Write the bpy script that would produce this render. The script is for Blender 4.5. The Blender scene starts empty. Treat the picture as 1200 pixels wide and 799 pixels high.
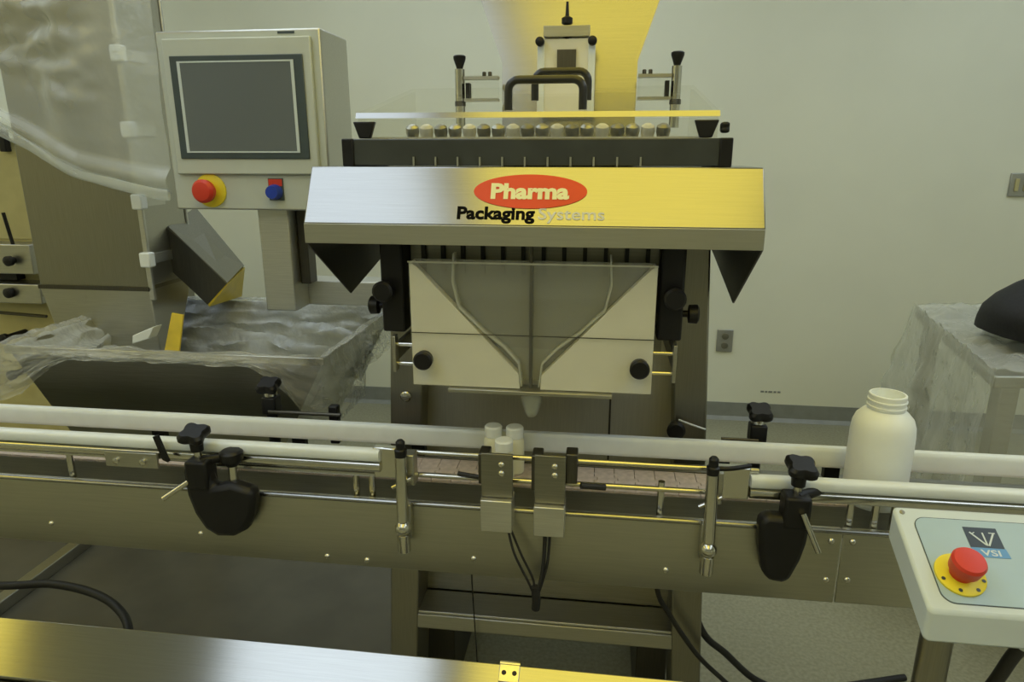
import bpy, bmesh, math, random
from mathutils import Vector, Matrix, noise

scn = bpy.context.scene
COL = scn.collection
R = math.radians
random.seed(7)

# ---------------------------------------------------------------- camera
cam_d = bpy.data.cameras.new('camera')
cam_d.sensor_width = 36.0
cam_d.lens = 24.0
cam_d.clip_start = 0.02
cam = bpy.data.objects.new('camera', cam_d)
COL.objects.link(cam)
cam.location = (0, 0, 1.45)
cam.rotation_euler = (R(90) - math.atan(0.275), 0, R(7.4))
scn.camera = cam

# ---------------------------------------------------------------- world, exposure
wd = bpy.data.worlds.new('world')
scn.world = wd
wd.use_nodes = True
wd.node_tree.nodes['Background'].inputs[0].default_value = (0.8, 0.85, 0.8, 1)
wd.node_tree.nodes['Background'].inputs[1].default_value = 0.05
scn.view_settings.view_transform = 'Standard'
scn.view_settings.look = 'None'
scn.view_settings.gamma = 1
scn.view_settings.use_curve_mapping = False
scn.view_settings.exposure = 0.0
LAMP_WHITE = (0.84, 0.96, 1.10)
LAMP_YELLOW = (1.0, 0.80, 0.10)
LAMP_POWER = 1.9


# ---------------------------------------------------------------- materials
def srgb(r, g, b):
    def f(c):
        c /= 255.0
        return c / 12.92 if c <= 0.04045 else ((c + 0.055) / 1.055) ** 2.4
    return (f(r), f(g), f(b), 1)


def new_mat(name):
    m = bpy.data.materials.new(name)
    m.use_nodes = True
    nt = m.node_tree
    return m, nt, nt.nodes['Principled BSDF']


def noise_node(nt, scale, stretch=(1, 1, 1), detail=3.0):
    tc = nt.nodes.new('ShaderNodeTexCoord')
    mp = nt.nodes.new('ShaderNodeMapping')
    mp.inputs['Scale'].default_value = stretch
    n = nt.nodes.new('ShaderNodeTexNoise')
    n.inputs['Scale'].default_value = scale
    n.inputs['Detail'].default_value = detail
    nt.links.new(tc.outputs['Object'], mp.inputs[0])
    nt.links.new(mp.outputs[0], n.inputs['Vector'])
    return n


def ramp(nt, src, stops):
    r = nt.nodes.new('ShaderNodeValToRGB')
    el = r.color_ramp.elements
    while len(el) < len(stops):
        el.new(0.5)
    for e, (p, c) in zip(el, stops):
        e.position = p
        e.color = c
    nt.links.new(src.outputs[0], r.inputs[0])
    return r


def bump(nt, src, bsdf, strength, dist=0.001):
    b = nt.nodes.new('ShaderNodeBump')
    b.inputs['Strength'].default_value = strength
    b.inputs['Distance'].default_value = dist
    nt.links.new(src.outputs[0], b.inputs['Height'])
    nt.links.new(b.outputs[0], bsdf.inputs['Normal'])


def plain(name, col, rough=0.5, metal=0.0, vary=0.06, scale=18, spec=0.5, bmp=0.0):
    m, nt, p = new_mat(name)
    n = noise_node(nt, scale)
    lo = tuple(max(0, c * (1 - vary)) for c in col[:3]) + (1,)
    hi = tuple(min(1, c * (1 + vary)) for c in col[:3]) + (1,)
    r = ramp(nt, n, [(0.35, lo), (0.65, hi)])
    nt.links.new(r.outputs[0], p.inputs['Base Color'])
    p.inputs['Roughness'].default_value = rough
    p.inputs['Metallic'].default_value = metal
    p.inputs['Specular IOR Level'].default_value = spec
    if bmp:
        bump(nt, n, p, bmp)
    return m


def steel(name, col=(0.60, 0.59, 0.54), rough=0.26, stretch=(1.5, 60, 60), vary=0.10, bs=0.12):
    m, nt, p = new_mat(name)
    n = noise_node(nt, 9, stretch, 4)
    n2 = noise_node(nt, 3.0, (1, 1, 1), 2)
    c = ramp(nt, n, [(0.3, tuple(v * (1 - vary) for v in col) + (1,)), (0.7, tuple(v * (1 + vary * .5) for v in col) + (1,))])
    nt.links.new(c.outputs[0], p.inputs['Base Color'])
    p.inputs['Metallic'].default_value = 1.0
    mr = nt.nodes.new('ShaderNodeMapRange')
    mr.inputs['To Min'].default_value = rough * 0.85
    mr.inputs['To Max'].default_value = rough * 1.2
    nt.links.new(n2.outputs[0], mr.inputs['Value'])
    nt.links.new(mr.outputs[0], p.inputs['Roughness'])
    bump(nt, n, p, bs, 0.0006)
    return m


def film(name, base=0.16, edge=0.5, tint=(0.86, 0.88, 0.86), rough=0.18, wr=16, bs=0.7):
    """thin clear plastic: see-through with milky scatter and glossy wrinkles"""
    m, nt, p = new_mat(name)
    out = nt.nodes['Material Output']
    tr = nt.nodes.new('ShaderNodeBsdfTransparent')
    tr.inputs[0].default_value = (0.95, 0.96, 0.95, 1)
    mx = nt.nodes.new('ShaderNodeMixShader')
    lw = nt.nodes.new('ShaderNodeLayerWeight')
    lw.inputs[0].default_value = 0.35
    n = noise_node(nt, wr, (1, 1, 1), 3)
    mr = nt.nodes.new('ShaderNodeMapRange')
    mr.inputs['To Min'].default_value = base
    mr.inputs['To Max'].default_value = edge
    nt.links.new(lw.outputs['Facing'], mr.inputs['Value'])
    p.inputs['Base Color'].default_value = (*tint, 1)
    p.inputs['Roughness'].default_value = rough
    p.inputs['Specular IOR Level'].default_value = 1.0
    bump(nt, n, p, bs, 0.02)
    nt.links.new(mr.outputs[0], mx.inputs[0])
    nt.links.new(tr.outputs[0], mx.inputs[1])
    nt.links.new(p.outputs[0], mx.inputs[2])
    nt.links.new(mx.outputs[0], out.inputs[0])
    return m


def acrylic(name, tint=(0.95, 0.96, 0.93), body=0.06, refl=0.07):
    m, nt, p = new_mat(name)
    out = nt.nodes['Material Output']
    tr = nt.nodes.new('ShaderNodeBsdfTransparent')
    tr.inputs[0].default_value = (*tint, 1)
    gl = nt.nodes.new('ShaderNodeBsdfGlossy')
    gl.inputs['Roughness'].default_value = 0.06
    a = nt.nodes.new('ShaderNodeMixShader')
    a.inputs[0].default_value = refl
    nt.links.new(tr.outputs[0], a.inputs[1])
    nt.links.new(gl.outputs[0], a.inputs[2])
    b = nt.nodes.new('ShaderNodeMixShader')
    b.inputs[0].default_value = body
    p.inputs['Base Color'].default_value = (0.75, 0.78, 0.72, 1)
    p.inputs['Roughness'].default_value = 0.3
    nt.links.new(a.outputs[0], b.inputs[1])
    nt.links.new(p.outputs[0], b.inputs[2])
    nt.links.new(b.outputs[0], out.inputs[0])
    return m


def glow(name, col, power):
    m, nt, p = new_mat(name)
    p.inputs['Base Color'].default_value = (0.8, 0.8, 0.8, 1)
    p.inputs['Emission Color'].default_value = (*col, 1)
    p.inputs['Emission Strength'].default_value = power
    return m


M = {
    'wall': plain('wall_paint', (0.77, 0.775, 0.615), 0.55, vary=0.02, scale=2.5, spec=0.3),
    'wall_far': plain('tan_wall_paint', (0.68, 0.69, 0.61), 0.6, vary=0.03, scale=2),
    'ceil': plain('ceiling_tile', (0.82, 0.83, 0.78), 0.8, vary=0.04, scale=60),
    'base': plain('vinyl_base', (0.24, 0.25, 0.22), 0.35, vary=0.06),
    'floor': None,
    'floor_shade': plain('floor_shade_grey', (0.115, 0.108, 0.082), 0.32, vary=.12, scale=6),  # tone of the shaded floor at the left
    'steel': steel('brushed_steel', (0.46, 0.455, 0.40), 0.36),
    'steel_lite': steel('light_steel', (0.62, 0.62, 0.57), 0.42),
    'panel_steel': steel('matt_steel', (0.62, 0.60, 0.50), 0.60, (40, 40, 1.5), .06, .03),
    'beam': steel('brushed_beam_steel', (0.49, 0.485, 0.40), 0.40, (1.2, 30, 30), .06, .05),
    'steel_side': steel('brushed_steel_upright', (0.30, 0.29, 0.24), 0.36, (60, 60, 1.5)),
    'steel_sign': steel('brushed_steel_sign', (0.375, 0.375, 0.36), 0.20, (1.2, 80, 80), .05, .08),
    'steel_top': steel('brushed_steel_top', (0.41, 0.41, 0.39), 0.14, (1.2, 80, 80), .06, .10),
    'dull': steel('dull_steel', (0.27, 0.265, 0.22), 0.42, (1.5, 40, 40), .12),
    'dark_steel': steel('dark_or_shaded_steel', (0.11, 0.105, 0.09), 0.45, (40, 40, 1.5), .12),  # dark parts, and end plates coloured as if unlit from below
    'tray': steel('grey_hopper_steel', (0.30, 0.31, 0.275), 0.33, (1.5, 40, 40), .1),  # made darker to hold the dark reflections on the hopper
    'chrome': steel('polished_steel', (0.62, 0.61, 0.55), 0.16, (10, 10, 10), .04, .02),
    'black': plain('black_plastic', (0.007, 0.007, 0.008), 0.42, vary=.2, spec=.35),
    'rubber': plain('black_rubber', (0.010, 0.010, 0.010), 0.55, vary=.2),
    'black_gloss': plain('black_acrylic', (0.046, 0.052, 0.052), 0.25, vary=.1),
    'handle': plain('black_handle', (0.02, 0.02, 0.018), 0.3, vary=.2),
    'white_rail': plain('white_uhmw', (0.72, 0.77, 0.80), 0.32, vary=.04),
    'white_block': plain('white_delrin', (0.75, 0.74, 0.66), 0.4, vary=.03),
    'bottle': plain('white_hdpe', (0.83, 0.87, 0.86), 0.38, vary=.02),
    'bottle_small': plain('white_hdpe_small', (0.78, 0.78, 0.62), 0.4, vary=.02),
    'red': plain('red_plastic', (0.62, 0.045, 0.022), 0.4, vary=.05),
    'red_oval': plain('red_print', (0.72, 0.055, 0.012), 0.45, vary=.03),
    'cream': plain('cream_print', (0.86, 0.82, 0.48), 0.5, vary=.02),
    'pale_print': plain('pale_grey_print', (0.62, 0.63, 0.60), 0.45, vary=.02),
    'yellow': plain('yellow_plastic', (0.80, 0.66, 0.03), 0.4, vary=.05),
    'sheen_yellow': plain('yellow_sheen', (0.62, 0.46, 0.03), 0.35, vary=.08),  # yellow lamp reflection held as a plain colour
    'blue_knob': plain('blue_plastic', (0.015, 0.05, 0.42), 0.35, vary=.05),
    'navy': plain('navy_print', (0.035, 0.05, 0.075), 0.4, vary=.05),
    'sky': plain('blue_print', (0.12, 0.30, 0.60), 0.4, vary=.05),
    'panel_grey': plain('grey_enclosure', (0.58, 0.65, 0.68), 0.4, vary=.02),
    'panel_blue': plain('blue_grey_overlay', (0.38, 0.50, 0.58), 0.35, vary=.02),
    'cabinet': plain('cabinet_enamel', (0.52, 0.56, 0.53), 0.35, vary=.02),
    'bezel': plain('slate_bezel', (0.055, 0.075, 0.085), 0.35, vary=.05),
    'screen': plain('dark_screen', (0.14, 0.16, 0.175), 0.16, vary=.05, scale=2),
    'belt': plain('pink_chain', (0.52, 0.44, 0.41), 0.45, vary=.12, scale=90),
    'beige': plain('beige_enamel', (0.52, 0.47, 0.22), 0.5, vary=.04),
    'outlet': plain('grey_plate', (0.38, 0.38, 0.34), 0.3, .6, vary=.05),
    'bag': plain('black_fabric', (0.008, 0.008, 0.010), 0.7, vary=.3, scale=120, bmp=.2),
    'film': film('clear_film', .15, .55, rough=.12, wr=26, bs=.6),
    'film_lit': film('lit_film', .34, .75, (.86, .90, .90), .12, 22, .9),
    'film_heavy': film('milky_film', 0.26, 0.72, (0.80, 0.85, 0.87), .14, 12, .45),
    'film_table': film('soft_film', 0.21, 0.6, (0.78, 0.79, 0.70), .25, 10, .8),
    'acrylic': acrylic('clear_acrylic', (.985, .985, .97), .02, .04),
    'lid_acrylic': acrylic('lid_acrylic', (.985, .985, .97), .02, .03),
    'acrylic_thick': acrylic('smoky_acrylic', (0.78, 0.77, 0.72), 0.24),
    'funnel_tan': acrylic('tan_funnel', (.88, .85, .74), .5),
    'nozzle': acrylic('clear_tube', (0.90, 0.91, 0.86), 0.22),
    'lamp_white': glow('white_diffuser', LAMP_WHITE, LAMP_POWER),
    'lamp_yellow': glow('yellow_diffuser', LAMP_YELLOW, LAMP_POWER),
}


def floor_mat():
    m, nt, p = new_mat('speckled_vinyl')
    n1 = noise_node(nt, 90, (1, 1, 1), 4)
    n2 = noise_node(nt, 1.6, (1, 1, 1), 3)
    a = ramp(nt, n1, [(0.35, (0.27, 0.265, 0.175, 1)), (0.65, (0.35, 0.34, 0.235, 1))])
    b = ramp(nt, n2, [(0.3, (0.86, 0.86, 0.86, 1)), (0.7, (1, 1, 1, 1))])
    mx = nt.nodes.new('ShaderNodeMix')
    mx.data_type = 'RGBA'
    mx.blend_type = 'MULTIPLY'
    mx.inputs[0].default_value = 1
    nt.links.new(a.outputs[0], mx.inputs[6])
    nt.links.new(b.outputs[0], mx.inputs[7])
    nt.links.new(mx.outputs[2], p.inputs['Base Color'])
    p.inputs['Roughness'].default_value = 0.42
    return m


M['floor'] = floor_mat()


# ---------------------------------------------------------------- mesh helpers
class MB:
    """collects shapes in world coordinates; build() links them as one mesh object"""

    def __init__(self):
        self.v = []
        self.f = []

    def poly(self, verts, faces):
        o = len(self.v)
        self.v += [Vector(p) for p in verts]
        self.f += [tuple(i + o for i in f) for f in faces]
        return self

    def box(self, x0, x1, y0, y1, z0, z1):
        vs = [(x, y, z) for z in (z0, z1) for y in (y0, y1) for x in (x0, x1)]
        return self.poly(vs, [(0, 2, 3, 1), (4, 5, 7, 6), (0, 1, 5, 4), (2, 6, 7, 3), (0, 4, 6, 2), (1, 3, 7, 5)])

    def hexa(self, b, t):
        """bottom ring of 4 and top ring of 4 (same order, counter clockwise from above)"""
        return self.poly(list(b) + list(t), [(3, 2, 1, 0), (4, 5, 6, 7)] + [(i, (i + 1) % 4, (i + 1) % 4 + 4, i + 4) for i in range(4)])

    def prism(self, pts, vec):
        n = len(pts)
        vec = Vector(vec)
        vs = [Vector(p) for p in pts] + [Vector(p) + vec for p in pts]
        return self.poly(vs, [tuple(range(n))[::-1], tuple(range(n, 2 * n))] + [(i, (i + 1) % n, (i + 1) % n + n, i + n) for i in range(n)])

    def rings(self, rings, cap=True):
        n = len(rings[0])
        vs = [p for r in rings for p in r]
        fs = []
        for k in range(len(rings) - 1):
            for i in range(n):
                j = (i + 1) % n
                fs.append((k * n + i, k * n + j, (k + 1) * n + j, (k + 1) * n + i))
        if cap:
            fs.append(tuple(range(n))[::-1])
            fs.append(tuple((len(rings) - 1) * n + i for i in range(n)))
        return self.poly(vs, fs)

    def lathe(self, o, axis, prof, n=20):
        """prof: list of (distance along axis, radius)"""
        o = Vector(o)
        a = Vector(axis).normalized()
        u = a.orthogonal().normalized()
        w = a.cross(u)
        rs = []
        for d, r in prof:
            rs.append([o + a * d + (u * math.cos(2 * math.pi * i / n) + w * math.sin(2 * math.pi * i / n)) * max(r, 1e-5) for i in range(n)])
        return self.rings(rs)

    def cyl(self, p, q, r, n=16, r2=None):
        p, q = Vector(p), Vector(q)
        return self.lathe(p, q - p, [(0, r), ((q - p).length, r if r2 is None else r2)], n)

    def tube(self, pts, r, n=10, smooth=True):
        pts = [Vector(p) for p in pts]
        if smooth and len(pts) > 2:
            out = []
            for i in range(len(pts) - 1):
                p0 = pts[max(i - 1, 0)]
                p1, p2 = pts[i], pts[i + 1]
                p3 = pts[min(i + 2, len(pts) - 1)]
                for k in range(6):
                    t = k / 6
                    out.append(0.5 * ((2 * p1) + (p2 - p0) * t + (2 * p0 - 5 * p1 + 4 * p2 - p3) * t * t + (3 * p1 - p0 - 3 * p2 + p3) * t ** 3))
            pts = out + [pts[-1]]
        rs = []
        u = None
        for i, p in enumerate(pts):
            d = (pts[min(i + 1, len(pts) - 1)] - pts[max(i - 1, 0)]).normalized()
            u = d.orthogonal().normalized() if u is None else (u - d * u.dot(d)).normalized()
            w = d.cross(u)
            rs.append([p + (u * math.cos(2 * math.pi * k / n) + w * math.sin(2 * math.pi * k / n)) * r for k in range(n)])
        return self.rings(rs)

    def star(self, c, axis, r, h, lobes=4, depth=0.28, n=40):
        """lobed clamping knob, rounded rim"""
        c = Vector(c)
        a = Vector(axis).normalized()
        u = a.orthogonal().normalized()
        w = a.cross(u)
        rs = []
        for d, s in ((0, .55), (.12, .85), (.35, 1), (.75, 1), (1, .82)):
            rr = []
            for i in range(n):
                t = 2 * math.pi * i / n
                q = r * s * (1 - depth * (0.5 - 0.5 * math.cos(lobes * t)))
                rr.append(c + a * (d * h) + (u * math.cos(t) + w * math.sin(t)) * q)
            rs.append(rr)
        return self.rings(rs)

    def grid(self, fn, nu, nv):
        vs = [fn(i / nu, j / nv) for j in range(nv + 1) for i in range(nu + 1)]
        fs = [(j * (nu + 1) + i, j * (nu + 1) + i + 1, (j + 1) * (nu + 1) + i + 1, (j + 1) * (nu + 1) + i) for j in range(nv) for i in range(nu)]
        return self.poly(vs, fs)

    def build(self, name, mat, parent=None, bevel=0.0, ang=35, label=None, origin=None):
        org = Vector((0, 0, 0))
        if parent is not None:
            org = Vector(parent['_org'])
        elif origin is not None:
            org = Vector(origin)
        me = bpy.data.meshes.new(name)
        me.from_pydata([v - org for v in self.v], [], self.f)
        me.validate()
        bm = bmesh.new()
        bm.from_mesh(me)
        bmesh.ops.recalc_face_normals(bm, faces=bm.faces)
        bm.to_mesh(me)
        bm.free()
        me.materials.append(M[mat] if isinstance(mat, str) else mat)
        for p in me.polygons:
            p.use_smooth = True
        me.set_sharp_from_angle(angle=R(ang))
        o = bpy.data.objects.new(name, me)
        COL.objects.link(o)
        if parent is not None:
            o.parent = parent
        else:
            o.location = org
        o['_org'] = tuple(org)
        if bevel:
            b = o.modifiers.new('bevel', 'BEVEL')
            b.width = bevel
            b.segments = 2
            b.limit_method = 'ANGLE'
            b.angle_limit = R(40)
        if label:
            o['label'] = label
        return o


def tag(o, label, cat, group=None):
    o['label'] = label
    o['category'] = cat
    if group:
        o['group'] = group
    return o


def thing(name, label, cat, loc=(0, 0, 0), group=None):
    o = bpy.data.objects.new(name, None)
    o.empty_display_size = 0.05
    COL.objects.link(o)
    o.location = loc
    o['_org'] = tuple(loc)
    return tag(o, label, cat, group)


def struct(o):
    o['kind'] = 'structure'
    return o


def text_mesh(txt, bold=0.0):
    c = bpy.data.curves.new('t', 'FONT')
    c.body = txt
    c.size = 1
    c.offset = bold
    c.resolution_u = 3
    o = bpy.data.objects.new('t', c)
    COL.objects.link(o)
    dg = bpy.context.evaluated_depsgraph_get()
    me = bpy.data.meshes.new_from_object(o.evaluated_get(dg))
    vs = [v.co.copy() for v in me.vertices]
    fs = [tuple(p.vertices) for p in me.polygons]
    bpy.data.objects.remove(o)
    bpy.data.curves.remove(c)
    bpy.data.meshes.remove(me)
    return vs, fs


def lettering(txt, origin, ux, uy, width, capheight, bold=0.0, ref=None):
    """flat letters: left end of the baseline at origin, stretched to the width, capitals capheight tall"""
    vs, fs = text_mesh(txt, bold)
    x0 = min(v.x for v in vs)
    x1 = max(v.x for v in vs)
    cap = 0.69
    ux, uy, origin = Vector(ux), Vector(uy), Vector(origin)
    m = MB()
    m.poly([origin + ux * ((v.x - x0) / (x1 - x0) * width) + uy * (v.y / cap * capheight) for v in vs], fs)
    return m


# ================================================================= THE ROOM
XL, XR, YN, YF, H = -4.2, 3.4, -4.6, 3.74, 2.75
struct(MB().box(XL, XR, YN, YF, -0.1, 0).build('floor', 'floor'))
struct(MB().box(XL, XR, YN, YF, H, H + .1).build('ceiling', 'ceil'))
wb = struct(MB().box(XL, XR, YF, YF + .1, 0, H).build('wall_back', 'wall'))
struct(MB().box(XL - .1, XL, YN, YF, 0, H).build('wall_left', 'wall'))
struct(MB().box(XR, XR + .1, YN, YF, 0, H).build('wall_right', 'wall'))
struct(MB().box(XL, XR, YN - .1, YN, 0, H).build('wall_front', 'wall_far'))
m = MB()
m.prism([(XL, YF, .10), (XL, YF - .004, .10), (XL, YF - .006, .02), (XL, YF - .022, .0), (XL, YF, 0)], (XR - XL, 0, 0))
struct(m.build('baseboard_back', 'base'))


def ceiling_light(cx, cy, w, mat, label, group):
    t = thing('ceiling_light', label, 'ceiling light', (cx, cy, H), group)
    d, b = .56, .025
    f = MB()
    f.box(cx - w, cx + w, cy - d, cy - d + b, H - .03, H)
    f.box(cx - w, cx + w, cy + d - b, cy + d, H - .03, H)
    f.box(cx - w, cx - w + b, cy - d + b, cy + d - b, H - .03, H)
    f.box(cx + w - b, cx + w, cy - d + b, cy + d - b, H - .03, H)
    f.build('frame', 'white_block', t)
    MB().box(cx - w + b, cx + w - b, cy - d + b, cy + d - b, H - .022, H - .012).build('diffuser', mat, t)


rows = ((-2.3, 'farthest behind the camera'), (-1.05, 'second row behind the camera'), (0.2, 'row straight over the bench'), (1.45, 'row over the conveyor'), (2.7, 'row nearest the back wall'))
for cy, where in rows:
    for cx, w, col in ((-3.37, .62, 'left wall'), (-1.17, .51, 'control cabinet'), (0.08, .62, 'counting machine'), (1.9, .62, 'covered table')):
        yel = (cx == 0.08 and cy < 2) or (cx == -3.37 and cy in (-1.05, 0.2))
        ceiling_light(cx, cy, w, 'lamp_yellow' if yel else 'lamp_white', '%s ceiling light panel above the %s, %s' % ('yellow' if yel else 'white', col, where), 'ceiling light panels')


# wall plates
def wall_plate(x, z, w, h, name, label, cat):
    t = thing(name, label, cat, (x, YF, z - h / 2))
    MB().box(x - w / 2, x + w / 2, YF - .012, YF, z - h / 2, z + h / 2).build('plate', 'outlet', t, .003)
    return t


t = wall_plate(.692, .459, .085, .125, 'wall_outlet', 'grey metal power outlet low on the wall beside the machine column', 'outlet')
for dz in (-.026, .026):
    MB().lathe((.692, YF - .012, .459 + dz), (0, -1, 0), [(0, .018), (.006, .018), (.007, .015)], 16).build('socket', 'dull', t)
t = wall_plate(2.045, 1.30, .12, .112, 'wall_switch', 'grey metal switch plate high on the wall at the right edge', 'switch')
for dx in (-.03, .012, .045):
    MB().box(2.045 + dx - .009, 2.045 + dx + .009, YF - .02, YF - .012, 1.27, 1.33).build('rocker', 'beige', t, .002)
wm = MB()
for dx, w_ in ((0, .018), (.024, .012), (.042, .020), (.070, .014), (.090, .016)):
    wm.box(.91 + dx, .91 + dx + w_, YF - .002, YF, .166, .176)
tag(wm.build('wall_mark', 'base', origin=(.95, YF, .165)), 'small faded grey mark on the wall above the baseboard', 'marking')

# ================================================================= COUNTING MACHINE
cm = thing('tablet_counting_machine', 'stainless tablet counting machine with a red oval logo on its slanted front', 'machine', (-.11, 1.4, 0))

# frame: two splayed columns, cross member, rear body
for s, name in ((-1, 'column'), (1, 'column')):
    if s < 0:
        b = [(-.485, 1.35), (-.420, 1.35), (-.420, 1.47), (-.485, 1.47)]
        tp = [(-.425, 1.35), (-.352, 1.35), (-.352, 1.47), (-.425, 1.47)]
    else:
        b = [(.208, 1.35), (.274, 1.35), (.274, 1.47), (.208, 1.47)]
        tp = [(.142, 1.35), (.209, 1.35), (.209, 1.47), (.142, 1.47)]
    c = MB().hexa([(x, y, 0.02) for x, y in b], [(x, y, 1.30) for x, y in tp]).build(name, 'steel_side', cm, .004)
    xm = sum(x for x, y in b) / 4
    MB().lathe((xm, 1.41, 0), (0, 0, 1), [(0, .045), (.015, .045), (.02, .02), (.03, .02)]).build('levelling_foot', 'black', c)
MB().box(-.412, .200, 1.352, 1.46, .355, .395).build('cross_member', 'steel', cm, .004)
MB().box(-.412, .200, 1.354, 1.438, .396, .403).build('cross_member_cap', 'steel_lite', cm, .002)
MB().box(-.455, .225, 1.49, 2.0, .36, 1.30).build('rear_body', 'steel', cm, .005)
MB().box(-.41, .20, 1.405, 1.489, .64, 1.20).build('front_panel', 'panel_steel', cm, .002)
MB().box(-.41, .20, 1.440, 1.489, .404, .638).build('shaded_panel', 'dull', cm, .002)  # shading low on the front, drawn as a separate darker panel
MB().box(.030, .034, 1.4035, 1.405, .65, 1.18).build('panel_seam', 'dark_steel', cm)
for x in (-.40, .17):
    MB().box(x - .04, x + .04, 1.55, 1.95, 0, .36).build('base_leg', 'dark_steel', cm, .004)

# sign housing: slanted face, lip and end plates
S0 = Vector((0, 1.10, 1.337))
SV = (Vector((0, 1.15, 1.428)) - S0)
SV.normalize()
SN = Vector((0, -SV.z, SV.y))
XA, XB = -.495, .251
sh = MB()
sh.prism([(XA, 1.10, 1.337), (XA, 1.15, 1.428), (XA, 1.32, 1.428), (XA, 1.32, 1.42), (XA, 1.156, 1.42), (XA, 1.108, 1.335)], (XB - XA, 0, 0))
face = sh.build('sign_housing', 'steel_sign', cm, .002)
MB().prism([(XA, 1.10, 1.337), (XA, 1.108, 1.337), (XA, 1.108, 1.304), (XA, 1.10, 1.304)], (XB - XA, 0, 0)).build('lip', 'beam', cm, .001)
for x0, x1 in ((XA, XA + .003), (XB - .003, XB)):
    MB().prism([(x0, 1.101, 1.305), (x0, 1.101, 1.337), (x0, 1.152, 1.426), (x0, 1.60, 1.426), (x0, 1.58, 1.24), (x0, 1.292, 1.180)], (x1 - x0, 0, 0)).build('end_plate', 'dark_steel', cm)  # shade below the head is put into the plate colour
MB().box(XA + .004, XB - .004, 1.32, 1.60, 1.40, 1.428).build('housing_deck', 'steel', cm)


def on_sign(x, v, lift=.0008):
    return Vector((x, 0, 0)) + S0 + SV * v + SN * lift


# emblem and lettering
el = [on_sign(-.117 + .0925 * math.cos(2 * math.pi * i / 64), .0600 + .0300 * math.sin(2 * math.pi * i / 64), 0.0002) for i in range(64)]
em = MB().prism(el, SN * .0012).build('oval_emblem', 'red_oval', cm, label='red oval emblem with cream lettering')
lettering('Pharma', on_sign(-.181, .0475, .0022), (1, 0, 0), SV, .128, .0250, .045).build('emblem_lettering', 'cream', em)
lettering('Packaging', on_sign(-.2345, .0118), (1, 0, 0), SV, .1275, .0205, .036).build('lettering', plain('black_print', (.006, .006, .006), .8, spec=.05), cm, label='black word Packaging')
lettering('Systems', on_sign(-.1015, .0118), (1, 0, 0), SV, .106, .0195, .012).build('lettering', 'pale_print', cm, label='pale grey word after Packaging')

# black front cover with lane ticks, sloped clear lid
MB().box(-.456, .208, 1.20, 1.235, 1.429, 1.474).build('front_cover', 'black_gloss', cm, .002)
for x0, x1 in ((-.457, -.436), (.188, .209)):
    MB().box(x0, x1, 1.196, 1.40, 1.428, 1.4745).build('cover_end', 'black', cm, .002)
for i in range(11):
    x = -.327 + i * .0388
    MB().box(x - .0016, x + .0016, 1.192, 1.1985, 1.4285, 1.444).build('lane_tick', 'chrome', cm)
lid_f, lid_b = (1.222, 1.512), (1.60, 1.585)
lid = MB().hexa([(-.435, lid_f[0], lid_f[1]), (.187, lid_f[0], lid_f[1]), (.187, lid_b[0], lid_b[1]), (-.435, lid_b[0], lid_b[1])],
                [(-.435, lid_f[0], lid_f[1] + .006), (.187, lid_f[0], lid_f[1] + .006), (.187, lid_b[0], lid_b[1] + .006), (-.435, lid_b[0], lid_b[1] + .006)]).build('lid', 'lid_acrylic', cm, label='clear sloped lid')
MB().prism([(-.436, 1.2165, 1.509), (-.436, 1.2215, 1.5185), (-.436, 1.2255, 1.5185), (-.436, 1.2255, 1.509)], (.624, 0, 0)).build('lid_edge', 'steel_sign', lid)
MB().box(-.435, .187, 1.2225, 1.2275, 1.475, 1.507).build('front_window', 'acrylic', cm)
for x in (-.435, .181):
    MB().prism([(x, 1.2285, 1.475), (x, 1.60, 1.475), (x, 1.60, 1.583), (x, 1.2285, 1.511)], (.006, 0, 0)).build('side_window', 'acrylic', cm)
for x in (-.418, .166):
    MB().hexa([(x - .010, 1.206, 1.475), (x + .010, 1.206, 1.475), (x + .010, 1.217, 1.475), (x - .010, 1.217, 1.475)],
              [(x - .020, 1.206, 1.503), (x + .020, 1.206, 1.503), (x + .020, 1.217, 1.503), (x - .020, 1.217, 1.503)]).build('lid_catch', 'black', cm, .002)
MB().star((.189, 1.215, 1.491), (1, 0, 0), .011, .014).build('lid_knob', 'black', cm)
# slats with tablet pockets seen through the front window
MB().box(-.425, .177, 1.25, 1.58, 1.4745, 1.478).build('slat_bed', 'white_block', cm)
for i in range(18):
    x = -.345 + i * .0262
    MB().lathe((x, 1.262, 1.478), (0, -.35, 1), [(0, .0105), (.010, .0125), (.018, .0115), (.022, .006)], 16).build('slat_roller', ('steel', 'white_block', 'dull')[i % 3], cm)


def lid_z(y):
    return lid_f[1] + .006 + (y - lid_f[0]) / (lid_b[0] - lid_f[0]) * (lid_b[1] - lid_f[1])


for x0, x1, y, zt in ((-.168, -.039, 1.245, 1.572), (-.134, -.034, 1.37, 1.598)):
    z0 = lid_z(y)
    rr = .0175
    pts = [(x0, y, z0), (x0, y, zt - rr)]
    for k in range(1, 6):
        a = math.pi / 2 * k / 5
        pts.append((x0 + rr - rr * math.cos(a), y, zt - rr + rr * math.sin(a)))
    for k in range(0, 6):
        a = math.pi / 2 * (1 - k / 5)
        pts.append((x1 - rr + rr * math.cos(a), y, zt - rr + rr * math.sin(a)))
    pts.append((x1, y, z0))
    MB().tube(pts, .0072, 12, smooth=False).build('handle', 'handle', lid, label='black lid handle')

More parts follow.
